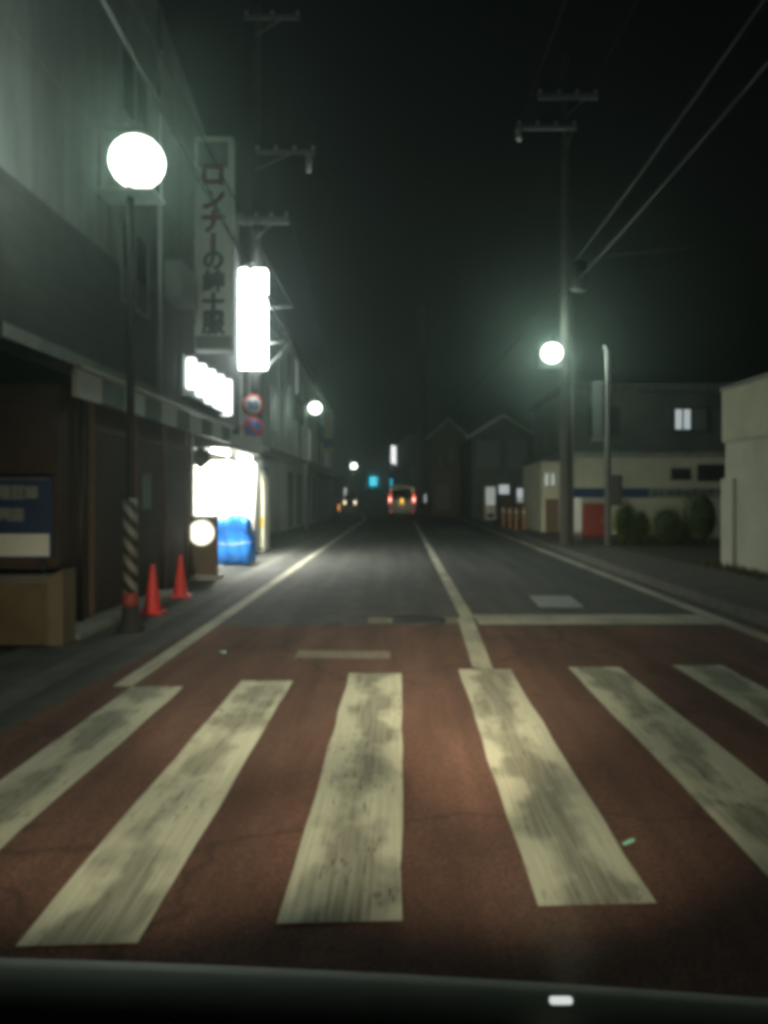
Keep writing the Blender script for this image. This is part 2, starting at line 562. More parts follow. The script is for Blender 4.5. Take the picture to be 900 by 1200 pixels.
for (a, b, nr, fr) in ((-2.02, -1.63, 2.45, 6.22), (-1.236, -.84, 2.66, 6.42), (-.415, 0.005, 2.80, 6.68),
                       (.475, .90, 2.92, 6.84), (1.39, 1.83, 3.02, 6.93), (2.29, 2.72, 3.1, 7.0), (3.18, 3.56, 3.2, 7.1)):
    vs_ = []
    N = 10
    jl = [rnd.uniform(-.008, .008) for _ in range(N + 1)]
    jr = [rnd.uniform(-.008, .008) for _ in range(N + 1)]
    for i in range(N + 1):
        y = nr + (fr - nr) * i / N
        vs_ += [(a + jl[i], y - (.02 if i == 0 else 0), .0105), (b + jr[i], y, .0105)]
    MB().add(vs_, [(2 * i, 2 * i + 1, 2 * i + 3, 2 * i + 2) for i in range(N)]).build("crosswalk_stripe", M_paint, road)

# gutter beside the left frontages, kerb and sidewalk on the other side
tag(strip(-2.92, -2.66, yr(-12, 60), .005).build("gutter", M_concrete_dk), kind="structure")
tag(MB().box(-3.58, -3.22, 8.3, 12.2, 0.0, .05).build("pavement_strip", M_concrete), kind="structure")


def kerb_profile(x0, x1, z1, ys):
    mb = MB()
    vs_, fs = [], []
    for y in ys:
        s = bend(y)
        vs_ += [(x0 + s, y, -.03), (x0 + s, y, z1), (x1 + s, y, z1), (x1 + s, y, -.03)]
    for i in range(len(ys) - 1):
        for k in range(3):
            fs.append((4 * i + k, 4 * i + k + 1, 4 * i + 5 + k, 4 * i + 4 + k))
    fs += [(0, 1, 2, 3), tuple(4 * (len(ys) - 1) + k for k in (3, 2, 1, 0))]
    return mb.add(vs_, fs)


tag(kerb_profile(4.02, 4.18, .13, yr(-12, 100)).build("kerb", M_kerb), kind="structure")
tag(kerb_profile(4.18, 9.2, .12, yr(-12, 44)).build("sidewalk", M_sidewalk), kind="structure")
tag(MB().add([(5.55, 15.6, .126), (9.1, 15.6, .126), (9.1, 26.5, .126), (5.2, 26.5, .126)], [(0, 1, 2, 3)]).build(
    "planting_bed", new_mat("bed_soil", (0.05, 0.045, 0.028), .95, var=.4, scale=5, bump=.4)), kind="structure")

# grass tufts along the foot of the pale block wall: nobody could count them
gb = MB()
for i in range(1500):
    y = rnd.uniform(9, 16.3)
    x = 5.93 - abs(rnd.gauss(0, .16)) if y < 15.3 else rnd.uniform(5.6, 6.6)
    hgt = rnd.uniform(.04, .17)
    a = rnd.uniform(0, 6.28); w = .008
    dx, dy = math.cos(a), math.sin(a)
    lx, ly = rnd.uniform(-.05, .05), rnd.uniform(-.05, .05)
    gb.add([(x - dx * w, y - dy * w, .12), (x + dx * w, y + dy * w, .12), (x + lx, y + ly, .12 + hgt)], [(0, 1, 2)])
tag(gb.build("grass", M_grass), "dry grass tufts along the foot of the pale block wall", kind="stuff")


# ================================================================== left shop building
shop = thing("shop_building", "tall grey shop building with brown boarded ground floor beside the crosswalk", "building", (-3.6, 9, 0))


def P(mb, name, mat, parent):
    """build in world coordinates under a parent placed at its location"""
    o = mb.build(name, mat)
    o.parent = parent
    o.matrix_parent_inverse = Matrix.LocRotScale(parent.location, parent.rotation_euler, None).inverted()
    return o


P(MB().prism([(8.8, 3.05), (22.0, 3.05), (22.0, 8.8), (18.1, 9.4), (14.6, 10.2), (8.8, 11.6)], 0, -12, -4.3), "upper_wall", M_wall_up, shop)
P(MB().box(-12, -3.62, 8.75, 14.3, 0, 2.62), "ground_floor_wall", M_timber, shop)
P(MB().box(-12, -4.62, 14.3, 21.9, 0, 3.04), "alcove_wall", M_wall_cream, shop)
P(MB().box(-4.62, -3.62, 14.3, 14.42, 0, 2.66), "door_post", M_white, shop)
P(MB().box(-4.6, -3.66, 21.75, 21.9, 0, 3.0), "end_wall", M_wall_grey, shop)
P(MB().box(-4.62, -3.6, 14.3, 21.9, .0, .03), "alcove_floor", M_concrete, shop)
P(MB().box(-3.62, -3.605, 11.55, 11.95, 1.25, 1.75), "paper_notice", M_board_dk, shop)
for y in (9.6, 11.2, 12.6, 13.9):
    P(MB().box(-3.62, -3.57, y, y + .07, 0, 2.6), "door_stile", M_brownboard, shop)
P(MB().box(-3.62, -3.585, 9.68, 13.9, 2.2, 2.28), "door_rail", M_brownboard, shop)
P(MB().tube([(-3.56, 9.2, 0), (-3.56, 9.2, 2.6)], .035, 8), "downpipe", M_darkmetal, shop)
eave = P(MB().prism([(-4.3, 3.12), (-3.28, 2.76), (-3.28, 2.66), (-4.3, 3.0)], 1, 8.3, 15.9), "pent_roof", M_tile, shop)
P(MB().box(-3.30, -3.25, 8.3, 15.9, 2.44, 2.72),
  "striped_valance", two_tone("valance_stripes", (0.42, 0.45, 0.42), (0.04, 0.07, 0.06), (0, 1, 0), 1.5), shop)
P(MB().tube([(-3.24, 8.3, 2.74), (-3.24, 15.9, 2.74)], .035, 8), "eave_gutter", M_steel, shop)
P(MB().prism([(-4.3, 2.72), (-3.3, 2.42), (-3.3, 2.36), (-4.3, 2.36)], 1, 15.95, 21.7), "alcove_canopy", M_darkmetal, shop)
P(MB().box(-4.35, -4.24, 8.8, 21.9, 3.14, 3.3), "cornice", M_concrete_dk, shop)
for (y0, y1, z0, z1) in ((12.6, 14.0, 4.4, 5.7), (12.6, 14.0, 7.3, 8.5)):
    f = P(MB().box(-4.33, -4.25, y0, y1, z0, z0 + .07).box(-4.33, -4.25, y0, y1, z1 - .07, z1).box(-4.33, -4.25, y0, y0 + .07, z0, z1)
          .box(-4.33, -4.25, y1 - .07, y1, z0, z1).box(-4.33, -4.255, (y0 + y1) / 2 - .03, (y0 + y1) / 2 + .03, z0, z1), "window", M_wall_dark, shop)
    pn = MB().box(-4.33, -4.28, y0 + .05, y1 - .05, z0 + .05, z1 - .05).build("pane", M_glass)
    pn.parent = f
    f2 = f
P(MB().bbox(-4.28, -3.95, 14.9, 15.9, 5.0, 5.7, .03), "air_conditioner", M_board_dk, shop)
P(MB().tube([(-4.24, 14.55, 3.2), (-4.24, 14.55, 10.0)], .04, 8), "downpipe", M_steel, shop)
# lit tube under the alcove canopy
P(MB().tube([(-3.62, 15.9, 2.31), (-3.62, 17.3, 2.31)], .025, 8), "fluorescent_tube", M_tubeglow, shop)
P(MB().tube([(-3.62, 18.5, 2.31), (-3.62, 19.9, 2.31)], .025, 8), "fluorescent_tube", M_tubeglow, shop)

for y in (16.6, 19.2):
    light("fluorescent_tube_light", 'AREA', (-3.45, y, 2.26), 240, (1, 1, .88), (R(18), R(-8), 0), shape='RECTANGLE', size=.2, size_y=1.5)
P(MB().box(-4.36, -4.27, 8.78, 14.4, 3.31, 4.95), "cladding_band", M_cladding, shop)
for y in (10.5, 12.2, 16.0, 17.8):
    P(MB().box(-4.36, -4.292, y, y + .03, 4.97, 9.2), "wall_joint", M_wall_dark, shop)
P(MB().box(-4.36, -4.289, 8.8, 18.6, 6.6, 6.63), "wall_joint", M_wall_dark, shop)
# illuminated row of letter boxes above the pent roof
lit = thing("illuminated_sign", "row of glowing white letter boxes on the grey facade above the roof edge", "shop sign", (-4.25, 16.2, 3.5))
for i in range(5):
    y = 16.15 + i * .76
    P(MB().bbox(-4.20, -4.02 + .02 * i, y, y + .16, 3.52 - .055 * i, 4.14, .04), "letter_box", M_boxglow, lit)
P(MB().box(-4.295, -4.225, 16.0, 19.5, 3.36, 4.2), "backing_panel", M_board_dk, lit)
P(MB().box(-4.26, -4.06, 16.0, 19.5, 3.32, 3.36), "shelf_bracket", M_darkmetal, lit)

# vertical signboard with the tailor's lettering
vsg = thing("vertical_signboard", "tall pale vertical signboard lettered in Japanese, projecting from the grey shop", "shop sign", (-3.855, 17.0, 4.4))
S = vsg
bx0, bx1 = -.385, .385
MB().bbox(bx0, bx1, 0, .28, 0.0, 4.42, .02).build("board", M_board, S)
MB().box(bx0 + .08, bx1 - .08, -.006, .0, 3.78, 4.30).build("top_panel", M_board_dk, S)
MB().box(bx0 + .02, bx1 - .02, -.008, .0, .05, .32).build("bottom_panel", M_board_dk, S)
for z in (.6, 2.4, 4.0):
    MB().box(bx0 - .10, bx0, .1, .16, z, z + .06).build("mounting_arm", M_darkmetal, S)
zc = lambda v: 1.45 + (580 - v) / 970 * 17.0 - 4.4
big = lettering([("ロ", -.01, zc(205), .56, 0), ("ン", 0, zc(232), .54, 0), ("ナ", 0, zc(259), .54, 0)], M_inkbrown, S, "lettering", .05)
big.location.y = -.006
bar = MB().box(-.055, .055, -.012, 0, zc(296), zc(273)).build("lettering", M_inkbrown, S)
small = lettering([("の", .0, zc(305), .46, 0), ("紳", 0.0, zc(329), .48, 0), ("士", 0, zc(355), .48, 0), ("服", 0, zc(379), .48, 0)],
                  M_inkgreen, S, "lettering", .05)
small.location.y = -.006

# paper lantern under the eave
lan = thing("lantern", "dark round paper lantern hanging under the eave above the lit alcove", "lantern", (-3.62, 14.95, 1.95))
MB().lathe([(.06, 0.02), (.13, .05), (.18, .13), (.18, .22), (.13, .30), (.06, .33)]).build("lantern_shade", M_darkmetal, lan)
for z in (-.02, .32):
    MB().lathe([(.07, z), (.07, z + .045)]).build("lantern_rim", M_rubber, lan)
MB().tube([(0, 0, .36), (0, 0, .74)], .008, 6).build("hanging_cord", M_cable, lan)


# ------------------------------------------------------------------ vending machines in the alcove
def vending(x, y, rz, w, h, label):
    t = thing("vending_machine", label, "vending machine", (x, y, .03), rz, "vending machines in the lit alcove")
    MB().bbox(-w / 2, w / 2, 0, .62, .06, h, .035).build("cabinet", M_white, t)
    MB().box(-w / 2 + .05, w / 2 - .05, .04, .58, .0, .07).build("plinth", M_darkmetal, t)
    MB().box(-w / 2 + .06, w / 2 - .06, -.012, .004, h * .46, h - .06).build("display_panel", M_vendglow, t)
    MB().box(-w / 2 + .06, w / 2 - .06, -.010, .004, h * .30, h * .44).build("button_panel", M_signwhite, t)
    MB().box(-w / 2 + .12, w / 2 - .12, -.010, .004, .22, .42).build("dispensing_slot", M_darkmetal, t)
    return t


vending(-4.09, 18.0, 0, .88, 2.2, "white vending machine with glowing front behind the brown board with a round disc")
vending(-3.80, 19.4, 0, .70, 2.15, "white vending machine with glowing front half hidden by the blue tarpaulin")
pc = thing("storage_cabinet", "white round-shouldered cabinet at the far end of the lit alcove", "cabinet", (-3.60, 20.6, .03))
mb = MB()
prof = [(-.36, 0), (.18, 0), (.19, .05), (.19, 1.55), (.16, 1.85), (.06, 2.05), (-.08, 2.13), (-.36, 2.13)]
mb.prism(prof, 1, 0, .8)
mb.build("cabinet_body", new_mat("cabinet_white", (.75, .74, .62), .5, var=.08), pc)
MB().box(.06, .18, -.012, .002, .62, .86).build("yellow_label", new_mat("yellow_label", (.7, .5, .05), .5, var=0), pc)
MB().box(-.34, .185, -.004, .003, .05, .10).build("plinth_trim", M_darkmetal, pc)

# blue tarpaulin over a heap
def heap(name, label, cat, x, y, w, d, h, mat):
    bm = bmesh.new()
    bmesh.ops.create_cube(bm, size=1)
    bmesh.ops.subdivide_edges(bm, edges=bm.edges[:], cuts=9, use_grid_fill=True)
    r2 = random.Random(3)
    for v in bm.verts:
        u = v.co.copy()
        z = (u.z + .5)
        flare = 1.0 + .10 * (1 - z)
        k = 0.03 * math.sin(u.x * 17 + u.z * 6) + .025 * math.sin(u.y * 21 - u.z * 9) + r2.uniform(-.012, .012)
        v.co.x = u.x * w * flare + k * (0 if abs(u.x) < .49 else 1) * 1.2
        v.co.y = u.y * d * flare + k * (0 if abs(u.y) < .49 else 1) * 1.2
        top = h * (1 - .10 * (u.x + .5) * 0 + .07 * math.sin(u.x * 6 + 1) - .06 * abs(u.y))
        v.co.z = z * top + (.04 * math.sin(u.x * 12) if z < .05 else 0) + r2.uniform(-.008, .008)
        if z < .05: v.co.z = max(0.0, v.co.z * .3)
    t = thing(name, label, cat, (x, y, .03))
    m_ = MB().bm(bm, None, True)
    m_.build("tarpaulin", mat, t)
    MB().tube([(-w * .55, -d * .57, h * .45), (0, -d * .565, h * .41), (w * .55, -d * .57, h * .47), (w * .58, 0, h * .44), (w * .55, d * .57, h * .45)], .008, 6).build("rope", M_white, t)
    return t


heap("tarpaulin_heap", "blue tarpaulin roped over a heap in front of the vending machines", "covered heap", -3.46, 17.25, .64, .62, .98, M_tarp)

# brown A-board with a lit round disc
ab = thing("sandwich_board", "brown standing board with glowing white round disc near the traffic cones", "sign board", (-3.42, 14.3, 0))
MB().box(-.25, .25, 0, .05, .06, 1.08).box(-.25, -.20, -.01, .06, .0, 1.1).box(.20, .25, -.01, .06, .0, 1.1).build("board", M_brownboard, ab)
MB().box(-.30, .30, -.22, .24, 0, .05).build("base_plate", M_concrete, ab)
Mx = Matrix.Translation((-.02, -.012, .80)) @ Matrix.Rotation(R(90), 4, 'X')
MB().lathe([(.215, 0), (.215, .035)], seg=32, M=Mx).build("lit_disc", new_mat("disc_glow", (.9, .88, .75), .5, var=0, emit=1.3, emit_col=(1, .98, .82)), ab)
MB().lathe([(.235, -.012), (.235, .012)], seg=32, M=Mx).build("disc_rim", M_white, ab)


# ------------------------------------------------------------------ traffic cones
def cone(loc, label):
    t = thing("traffic_cone", label, "traffic cone", loc, 0, "red traffic cones by the brown wall")
    MB().lathe([(.11, .03), (.10, .05), (.030, .56), (.026, .59), (.018, .60)], seg=20).build("cone_body", M_red, t)
    MB().bbox(-.15, .15, -.15, .15, 0, .035, .012).build("cone_base", M_red, t)
    return t


c0 = cone((-3.03, 10.1, .005), "red traffic cone nearer the striped lamp post")
dup(c0, (-3.13, 11.75, .005), "red traffic cone nearer the lit alcove and brown board", rz=.3)


# ------------------------------------------------------------------ street lamps
def lamp_head(t, z, glow, dirx=1.0, size=.22, arm=.0):
    MB().lathe([(size * .5, .0), (size * .4, .05), (.07, .10), (.04, .16)], (0.04, 0, z + size * .90), 20).build("lamp_hood", M_darkmetal, t)
    MB().lathe([(size * math.sin(math.pi * k / 10) + .001, -size * .95 * math.cos(math.pi * k / 10)) for k in range(11)],
               (0.04, 0, z), 24).build("lamp_globe", glow, t)
    MB().bbox(-.34, .28, -.22, .22, z - size - .09, z - size - .06, .012).build("lamp_tray", M_steel, t)
    MB().box(-.37, -.34, -.02, .02, z - size - .09, z + size + .07).box(-.34, .05, -.02, .02, z + size + .04, z + size + .07).build("lamp_bracket", M_rubber, t)


L1 = (-2.83, 8.75, 0)
s1 = thing("street_lamp", "street lamp on a slim post with a black and white striped sleeve near the cones", "street lamp", L1, 0, "street lamps along the road")
MB().tube([(-.03, 0, 0), (-.03, 0, 5.25)], [.048, .038], 12).build("lamp_post", M_rubber, s1)
lamp_head(s1, 4.97, M_lampglow, size=.29)
MB().tube([(-.03, 0, .32), (-.03, 0, 1.42)], .075, 16).build("striped_sleeve", two_tone("sleeve_stripes", (.17, .17, .15), (.015, .015, .015), (1.0, .2, .9), .165), s1)
MB().tube([(-.03, 0, .27), (-.03, 0, .42)], .078, 16).build("red_band", M_redbox, s1)
MB().lathe([(.15, 0), (.14, .05), (.10, .08), (.085, .28)], (-.03, 0, 0)).build("post_base", M_rubber, s1)
light("street_lamp_light", 'POINT', (L1[0] + .04, L1[1], 4.97), 620, LAMPC, shadow_soft_size=.34)


def simple_lamp(x, y, z, label, energy, glow=M_lampglow_far, size=.26):
    t = thing("street_lamp", label, "street lamp", (x, y, 0), 0, "street lamps along the road")
    MB().tube([(-.33, 0, 0), (-.33, 0, z + .5)], [.06, .045], 10).build("lamp_post", M_steel, t)
    lamp_head(t, z, glow, size=size)
    light("street_lamp_light", 'POINT', (x + .04, y, z), energy, LAMPC, shadow_soft_size=size * 1.15)
    return t


simple_lamp(-3.55, 33.8, 5.0, "street lamp glowing in front of the flat grey apartment fronts", 230)
simple_lamp(-4.15, 72, 3.97, "small distant street lamp where the road bends away", 180)


# ================================================================== utility poles
def insulators(mb, pts):
    for (x, y, z) in pts:
        mb.lathe([(.02, 0), (.05, .03), (.03, .06), (.05, .09), (.02, .13)], (x, y, z), 8)
    return mb


def crossarm(t, x0, x1, z, ins=4, thick=.05):
    MB().box(x0, x1, -.20, -.20 + thick * 2, z - thick, z + thick).build("crossarm", M_arm, t)
    MB().tube([(0, -.15, z - .5), (x1 * .6, -.15, z - .04)], .015, 6).build("arm_brace", M_steel, t)
    for i in range(ins):
        insulators(MB(), [(x0 + .06 + (x1 - x0 - .12) * i / (ins - 1), -.15, z + thick)]).build("insulator", M_ceramic, t)


PL = (-3.95, 22.6, 0)
up = thing("utility_pole", "concrete utility pole behind the glowing sign, with two round road signs", "utility pole", PL)
MB().tube([(0, 0, 0), (0, 0, 14.8)], [.18, .11], 16).build("pole_shaft", M_pole, up)
crossarm(up, -.45, .90, 8.9, 4, .09)
crossarm(up, 0.0, 1.62, 10.75, 4, .05)
crossarm(up, -.3, 1.2, 14.4, 3, .05)
MB().tube([(1.45, -.15, 10.65), (1.45, -.15, 10.2)], [.10, .07], 10).build("switch_gear", M_ceramic, up)
MB().tube([(0, -.15, 6.5), (1.02, -.15, 6.55)], .03, 8).build("cable_bracket", M_steel, up)
MB().tube([(0, -.15, 5.52), (1.02, -.15, 5.62)], .03, 8).build("cable_bracket", M_steel, up)
MB().tube([(.1, -.15, 4.7), (.98, -.15, 5.58)], .025, 8).build("bracket_strut", M_steel, up)
MB().tube([(.12, -.1, 4.3), (.18, -.1, 8.9), (.2, -.1, 12.5)], .012, 6).build("riser_cable", M_cable_grey, up)

gs = thing("illuminated_sign", "glowing white upright box sign fixed to the utility pole", "lit sign", (-4.02, 22.02, 4.82))
MB().bbox(-.43, .43, 0, .30, 0, 2.66, .04).build("glowing_box", M_signglow, gs)
for z in (.4, 2.1):
    MB().box(-.1, .2, .3, .42, z, z + .1).build("mounting_clamp", M_steel, gs)
MB().tube([(-.3, .05, 2.66), (.1, .1, 2.85)], .03, 6).build("top_bracket", M_steel, gs)
light("box_sign_light", 'AREA', (-4.02, 21.95, 6.1), 40, (.92, 1, .97), (R(90), 0, 0), shape='RECTANGLE', size=.85, size_y=2.6)


def round_sign(z, label, kind):
    t = thing("road_sign", label, "road sign", (-4.0, 22.36, z), 0, "round road signs on the utility pole")
    RX = Matrix.Rotation(R(90), 4, 'X')
    MB().lathe([(.30, 0), (.30, .012)], seg=40, M=RX).build("sign_rim", M_signred, t)
    RX2 = Matrix.Translation((0, -.012, 0)) @ RX
    MB().lathe([(.235 if kind == 0 else .225, 0), (.235 if kind == 0 else .225, .004)], seg=40, M=RX2).build(
        "sign_face", M_signwhite if kind == 0 else M_signblue, t)
    if kind == 0:
        lt = lettering([("30", 0, 0, .30, 0)], M_signblue, t, "numerals", .03, .006)
        lt.location.y = -.020
    else:
        Mb = Matrix.Rotation(R(45), 4, 'Y')
        MB().box(-.225, .225, -.0215, -.017, -.035, .035, Mb).build("slash_bar", M_signred, t)
    MB().box(-.03, .03, 0, .1, -.05, .05).build("clamp", M_steel, t)


round_sign(3.87, "round red-rimmed white speed sign reading 30", 0)
round_sign(3.25, "round red-rimmed blue no-parking sign under the speed sign", 1)

PR = (4.30, 21.6, .12)
rp = thing("utility_pole", "tall concrete utility pole carrying the street lamp beside the red box", "utility pole", PR)
MB().tube([(0, 0, 0), (0, 0, 12.9)], [.17, .10], 16).build("pole_shaft", M_pole, rp)
crossarm(rp, -.75, .80, 11.65, 4, .06)
crossarm(rp, -1.3, .25, 10.85, 4, .05)
MB().lathe([(.06, 0), (.10, .08), (.06, .16), (.10, .24), (.06, .34)], (-1.25, -.15, 10.5), 10).build("insulator_stack", M_ceramic, rp)
MB().lathe([(.22, 0), (.24, .05), (.24, .7), (.18, .78), (.1, .8)], (.30, -.1, 6.6), 16).build("transformer", M_darkmetal, rp)
MB().tube([(.17, -.02, .2), (.15, -.02, 7.0)], .03, 8).build("conduit", M_steel, rp)
MB().tube([(0, 0, 7.05), (.5, -.1, 7.05)], .03, 8).build("cable_bracket", M_steel, rp)

rl = thing("street_lamp", "street lamp bracketed high on the concrete pole beside the red box", "street lamp", (3.86, 21.4, 0), 0, "street lamps along the road")
lamp_head(rl, 5.12, M_lampglow, size=.28)
MB().tube([(.1, .05, 5.38), (.42, .2, 5.38)], .03, 8).build("bracket_arm", M_steel, rl)
light("street_lamp_light", 'POINT', (3.90, 21.4, 5.12), 850, LAMPC, shadow_soft_size=.34)

sp = thing("steel_post", "slim steel post with a dark box and narrow banner before the shrubs", "post", (5.42, 21.7, .12))
MB().tube([(0, 0, 0), (0, 0, 5.1), (-.12, 0, 5.25)], [.09, .07, .05], 12).build("post_shaft", M_steel, sp)
MB().bbox(.08, .36, -.10, .10, 1.05, 1.85, .02).build("meter_box", M_wall_dark, sp)
MB().box(-.40, -.14, -.02, .02, 2.78, 4.3).build("banner", M_board_dk, sp)
for z in (4.3, 2.76):
    MB().tube([(-.42, 0, z), (0, 0, z)], .015, 6).build("banner_arm", M_steel, sp)


# ------------------------------------------------------------------ overhead cables
def cable(label, a, b, sag, r, mat=M_cable_grey, group=None):
    a, b = Vector(a), Vector(b)
    pts = []
    for i in range(25):
        t_ = i / 24
        p = a.lerp(b, t_)
        p.z -= sag * 4 * t_ * (1 - t_)
        pts.append(p)
    o = MB().tube(pts, r, 8).build("overhead_cable", mat)
    return tag(o, label, "cable", group or "overhead cables")


cable("thick cable crossing in front of the vertical signboard to the pole bracket", (-2.95, 22.4, 5.62), (-3.05, -9, 8.2), .35, .035, M_cable)
cable("thin cable above the thick one, running to the upper pole bracket", (-2.95, 22.4, 6.55), (-3.3, -9, 9.0), .4, .014)
cable("cable running onward from the pole bracket past the grey fronts", (-2.95, 22.45, 5.62), (-3.5, 52, 6.2), .5, .035)
cable("thin upper cable running onward from the crossarm past the grey fronts", (-3.0, 22.6, 8.95), (-3.6, 52, 8.0), .5, .012)
cable("thick lower cable climbing from the lamp pole toward the near side", (4.6, 21.5, 7.05), (4.15, -9, 6.9), .35, .022)
cable("thick upper cable climbing from the lamp pole toward the near side", (4.5, 21.5, 7.5), (4.5, -9, 8.6), .35, .022)
cable("thin cable from the lamp pole out over the low shop roof", (4.6, 21.5, 7.6), (26, 18.5, 10.5), .5, .018)
cable("thin wire from the upper crossarm of the lamp pole toward the near side", (4.9, 21.45, 11.9), (4.9, -9, 12.4), .5, .009)
cable("thin wire from the offset crossarm of the lamp pole toward the near side", (3.1, 21.45, 11.1), (3.3, -9, 11.6), .5, .009)
cable("thin cable from the lamp pole across to the gabled houses", (4.3, 21.7, 7.0), (2.2, 74.5, 7.6), .6, .014)

# ================================================================== right side
gw = thing("block_wall_building", "pale rendered flat-topped garage block at the roadside", "building", (5.95, 15.3, .12))
P(MB().box(5.97, 11, 2.5, 15.25, .10, 2.42), "lower_wall", M_wall_white, gw)
P(MB().box(5.93, 11, 2.5, 15.3, 2.42, 3.36), "upper_band", M_wall_cream, gw)
P(MB().box(5.90, 5.968, 14.75, 15.28, .10, 1.75), "pilaster", M_wall_white, gw)
P(MB().box(5.90, 11.05, 2.5, 15.33, 3.36, 3.42), "coping", M_concrete, gw)
P(MB().box(7.2, 7.75, 14.5, 15.0, 3.42, 4.1), "vent_stack", M_concrete_dk, gw)

ls = thing("low_shop", "low cream shop with navy fascia stripe and dark upper storey behind the shrubs", "building", (5.7, 28, .1))
P(MB().box(5.75, 17, 28, 36, .0, 2.85), "lower_wall", M_wall_cream, ls)
P(MB().box(5.75, 17, 29.4, 36, 2.85, 5.1), "upper_wall", M_wall_dark, ls)
P(MB().prism([(5.5, 5.1), (17.2, 5.1), (17.0, 5.38), (5.7, 5.38)], 1, 29.1, 36.3), "roof", M_rooftile_x, ls)
P(MB().box(5.72, 17, 27.94, 27.998, 2.72, 2.9), "parapet", M_concrete, ls)
P(MB().box(5.75, 8.35, 27.93, 27.997, 1.36, 1.68), "fascia_stripe", M_bluefascia, ls)
P(MB().box(8.36, 11.9, 27.94, 27.997, 1.36, 1.68), "fascia_panel", M_board_dk, ls)
mb = MB()
x = 8.5
while x < 11.7:
    w = rnd.uniform(.14, .22)
    for k in range(4):
        if rnd.random() < .55:
            zz = rnd.uniform(1.42, 1.6)
            mb.box(x, x + w, 27.925, 27.938, zz, zz + .035)
        else:
            xx = x + rnd.uniform(0, w - .03)
            z0 = rnd.uniform(1.40, 1.46)
            mb.box(xx, xx + .035, 27.922, 27.936, z0, z0 + rnd.uniform(.1, .2))
    x += w + rnd.uniform(.06, .12)
P(mb, "lettering", M_ink, ls)
for (x0, x1, z0, z1) in ((9.15, 9.75, 2.0, 2.32), (10.05, 10.95, 1.95, 2.45)):
    f = P(MB().box(x0 - .05, x1 + .05, 27.95, 27.998, z0 - .05, z1 + .05), "window", M_concrete_dk, ls)
    pn = MB().box(x0, x1, 27.935, 27.949, z0, z1).build("pane", M_glass); pn.parent = f
f = P(MB().box(9.6, 11.0, 29.33, 29.398, 3.65, 4.6), "window", M_darkmetal, ls)
for x0 in (9.72, 10.02):
    pn = MB().box(x0, x0 + .22, 29.30, 29.329, 3.78, 4.48).build("bright_pane", M_litwin); pn.parent = f
pn = MB().box(10.35, 10.8, 29.30, 29.329, 3.75, 4.5).build("pane", M_curtain); pn.parent = f
f = P(MB().box(6.6, 7.8, 29.33, 29.398, 3.5, 4.6), "window", M_darkmetal, ls)
pn = MB().box(6.68, 7.72, 29.31, 29.329, 3.58, 4.52).build("pane", M_glass); pn.parent = f

rb = thing("notice_box", "red upright metal box standing between the lamp pole and the slim post", "box", (5.72, 24.4, .12))
MB().bbox(-.33, .33, 0, .5, .10, 1.08, .03).build("box_body", M_redbox, rb)
MB().box(-.29, .29, .04, .46, 0, .10).build("plinth", M_darkmetal, rb)
MB().box(-.28, .28, -.008, .001, .2, .96).build("door_panel", M_redbox, rb)
MB().box(.18, .21, -.03, -.008, .5, .64).build("handle", M_steel, rb)
wb = thing("white_panel", "narrow white upright panel touching the side of the red box", "panel", (5.25, 24.5, .12))
MB().bbox(-.11, .11, 0, .06, .25, 1.25, .01).build("panel_face", M_signwhite, wb)
for px in (-.08, .05):
    MB().box(px, px + .03, .01, .05, 0, .25).build("panel_leg", M_steel, wb)

pw = thing("pale_annexe", "narrow pale plastered annexe just behind the lamp pole", "building", (5.0, 29.5, .1))
P(MB().box(5.0, 5.70, 29.5, 34, .0, 2.65), "wall", M_wall_cream, pw)
P(MB().prism([(4.85, 2.65), (5.72, 2.65), (5.72, 2.95)], 1, 29.3, 34), "roof", M_tile, pw)
for x0 in (5.12, 5.34):
    f = P(MB().box(x0 - .03, x0 + .15, 29.45, 29.498, 1.75, 2.25), "window", M_steel, pw)
    pn = MB().box(x0, x0 + .12, 29.43, 29.449, 1.78, 2.22).build("bright_pane", M_litwin_dim); pn.parent = f  # glow put into these panes for two reflected spots of light
P(MB().box(5.15, 5.60, 29.46, 29.498, .0, 1.3), "door", M_wall_brown, pw)


# ------------------------------------------------------------------ shrubs
def shrub(x, y, w, h, label, seed, lean=0.0):
    t = thing("shrub", label, "shrub", (x, y, .126), 0, "clipped shrubs before the low shop")
    r2 = random.Random(seed)
    mb = MB()
    for i in range(1900):
        while True:
            a = Vector((r2.gauss(0, 1), r2.gauss(0, 1), r2.gauss(0, 1))).normalized()
            break
        rad = (r2.uniform(.72, 1.02) if i % 9 else r2.uniform(1.0, 1.22)) * (1 + .10 * math.sin(a.x * 5 + seed) * math.sin(a.z * 6 + seed * 2))
        p = Vector((a.x * rad * w / 2 + lean * (a.z + 1) * .2, a.y * rad * w / 2, h * .52 + a.z * rad * h * .48))
        if p.z < .04: continue
        s = r2.uniform(.020, .045)
        u = Vector((r2.gauss(0, 1), r2.gauss(0, 1), r2.gauss(0, 1))).normalized()
        v = u.orthogonal().normalized()
        mb.add([p - u * s, p - v * s * .5, p + u * s, p + v * s * .5], [(0, 1, 2, 3)])
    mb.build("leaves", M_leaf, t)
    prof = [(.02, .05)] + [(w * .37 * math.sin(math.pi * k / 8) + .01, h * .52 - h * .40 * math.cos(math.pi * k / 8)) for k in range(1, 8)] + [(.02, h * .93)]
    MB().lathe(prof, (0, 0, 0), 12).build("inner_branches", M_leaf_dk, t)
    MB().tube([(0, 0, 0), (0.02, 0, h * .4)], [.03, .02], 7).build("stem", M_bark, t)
    return t


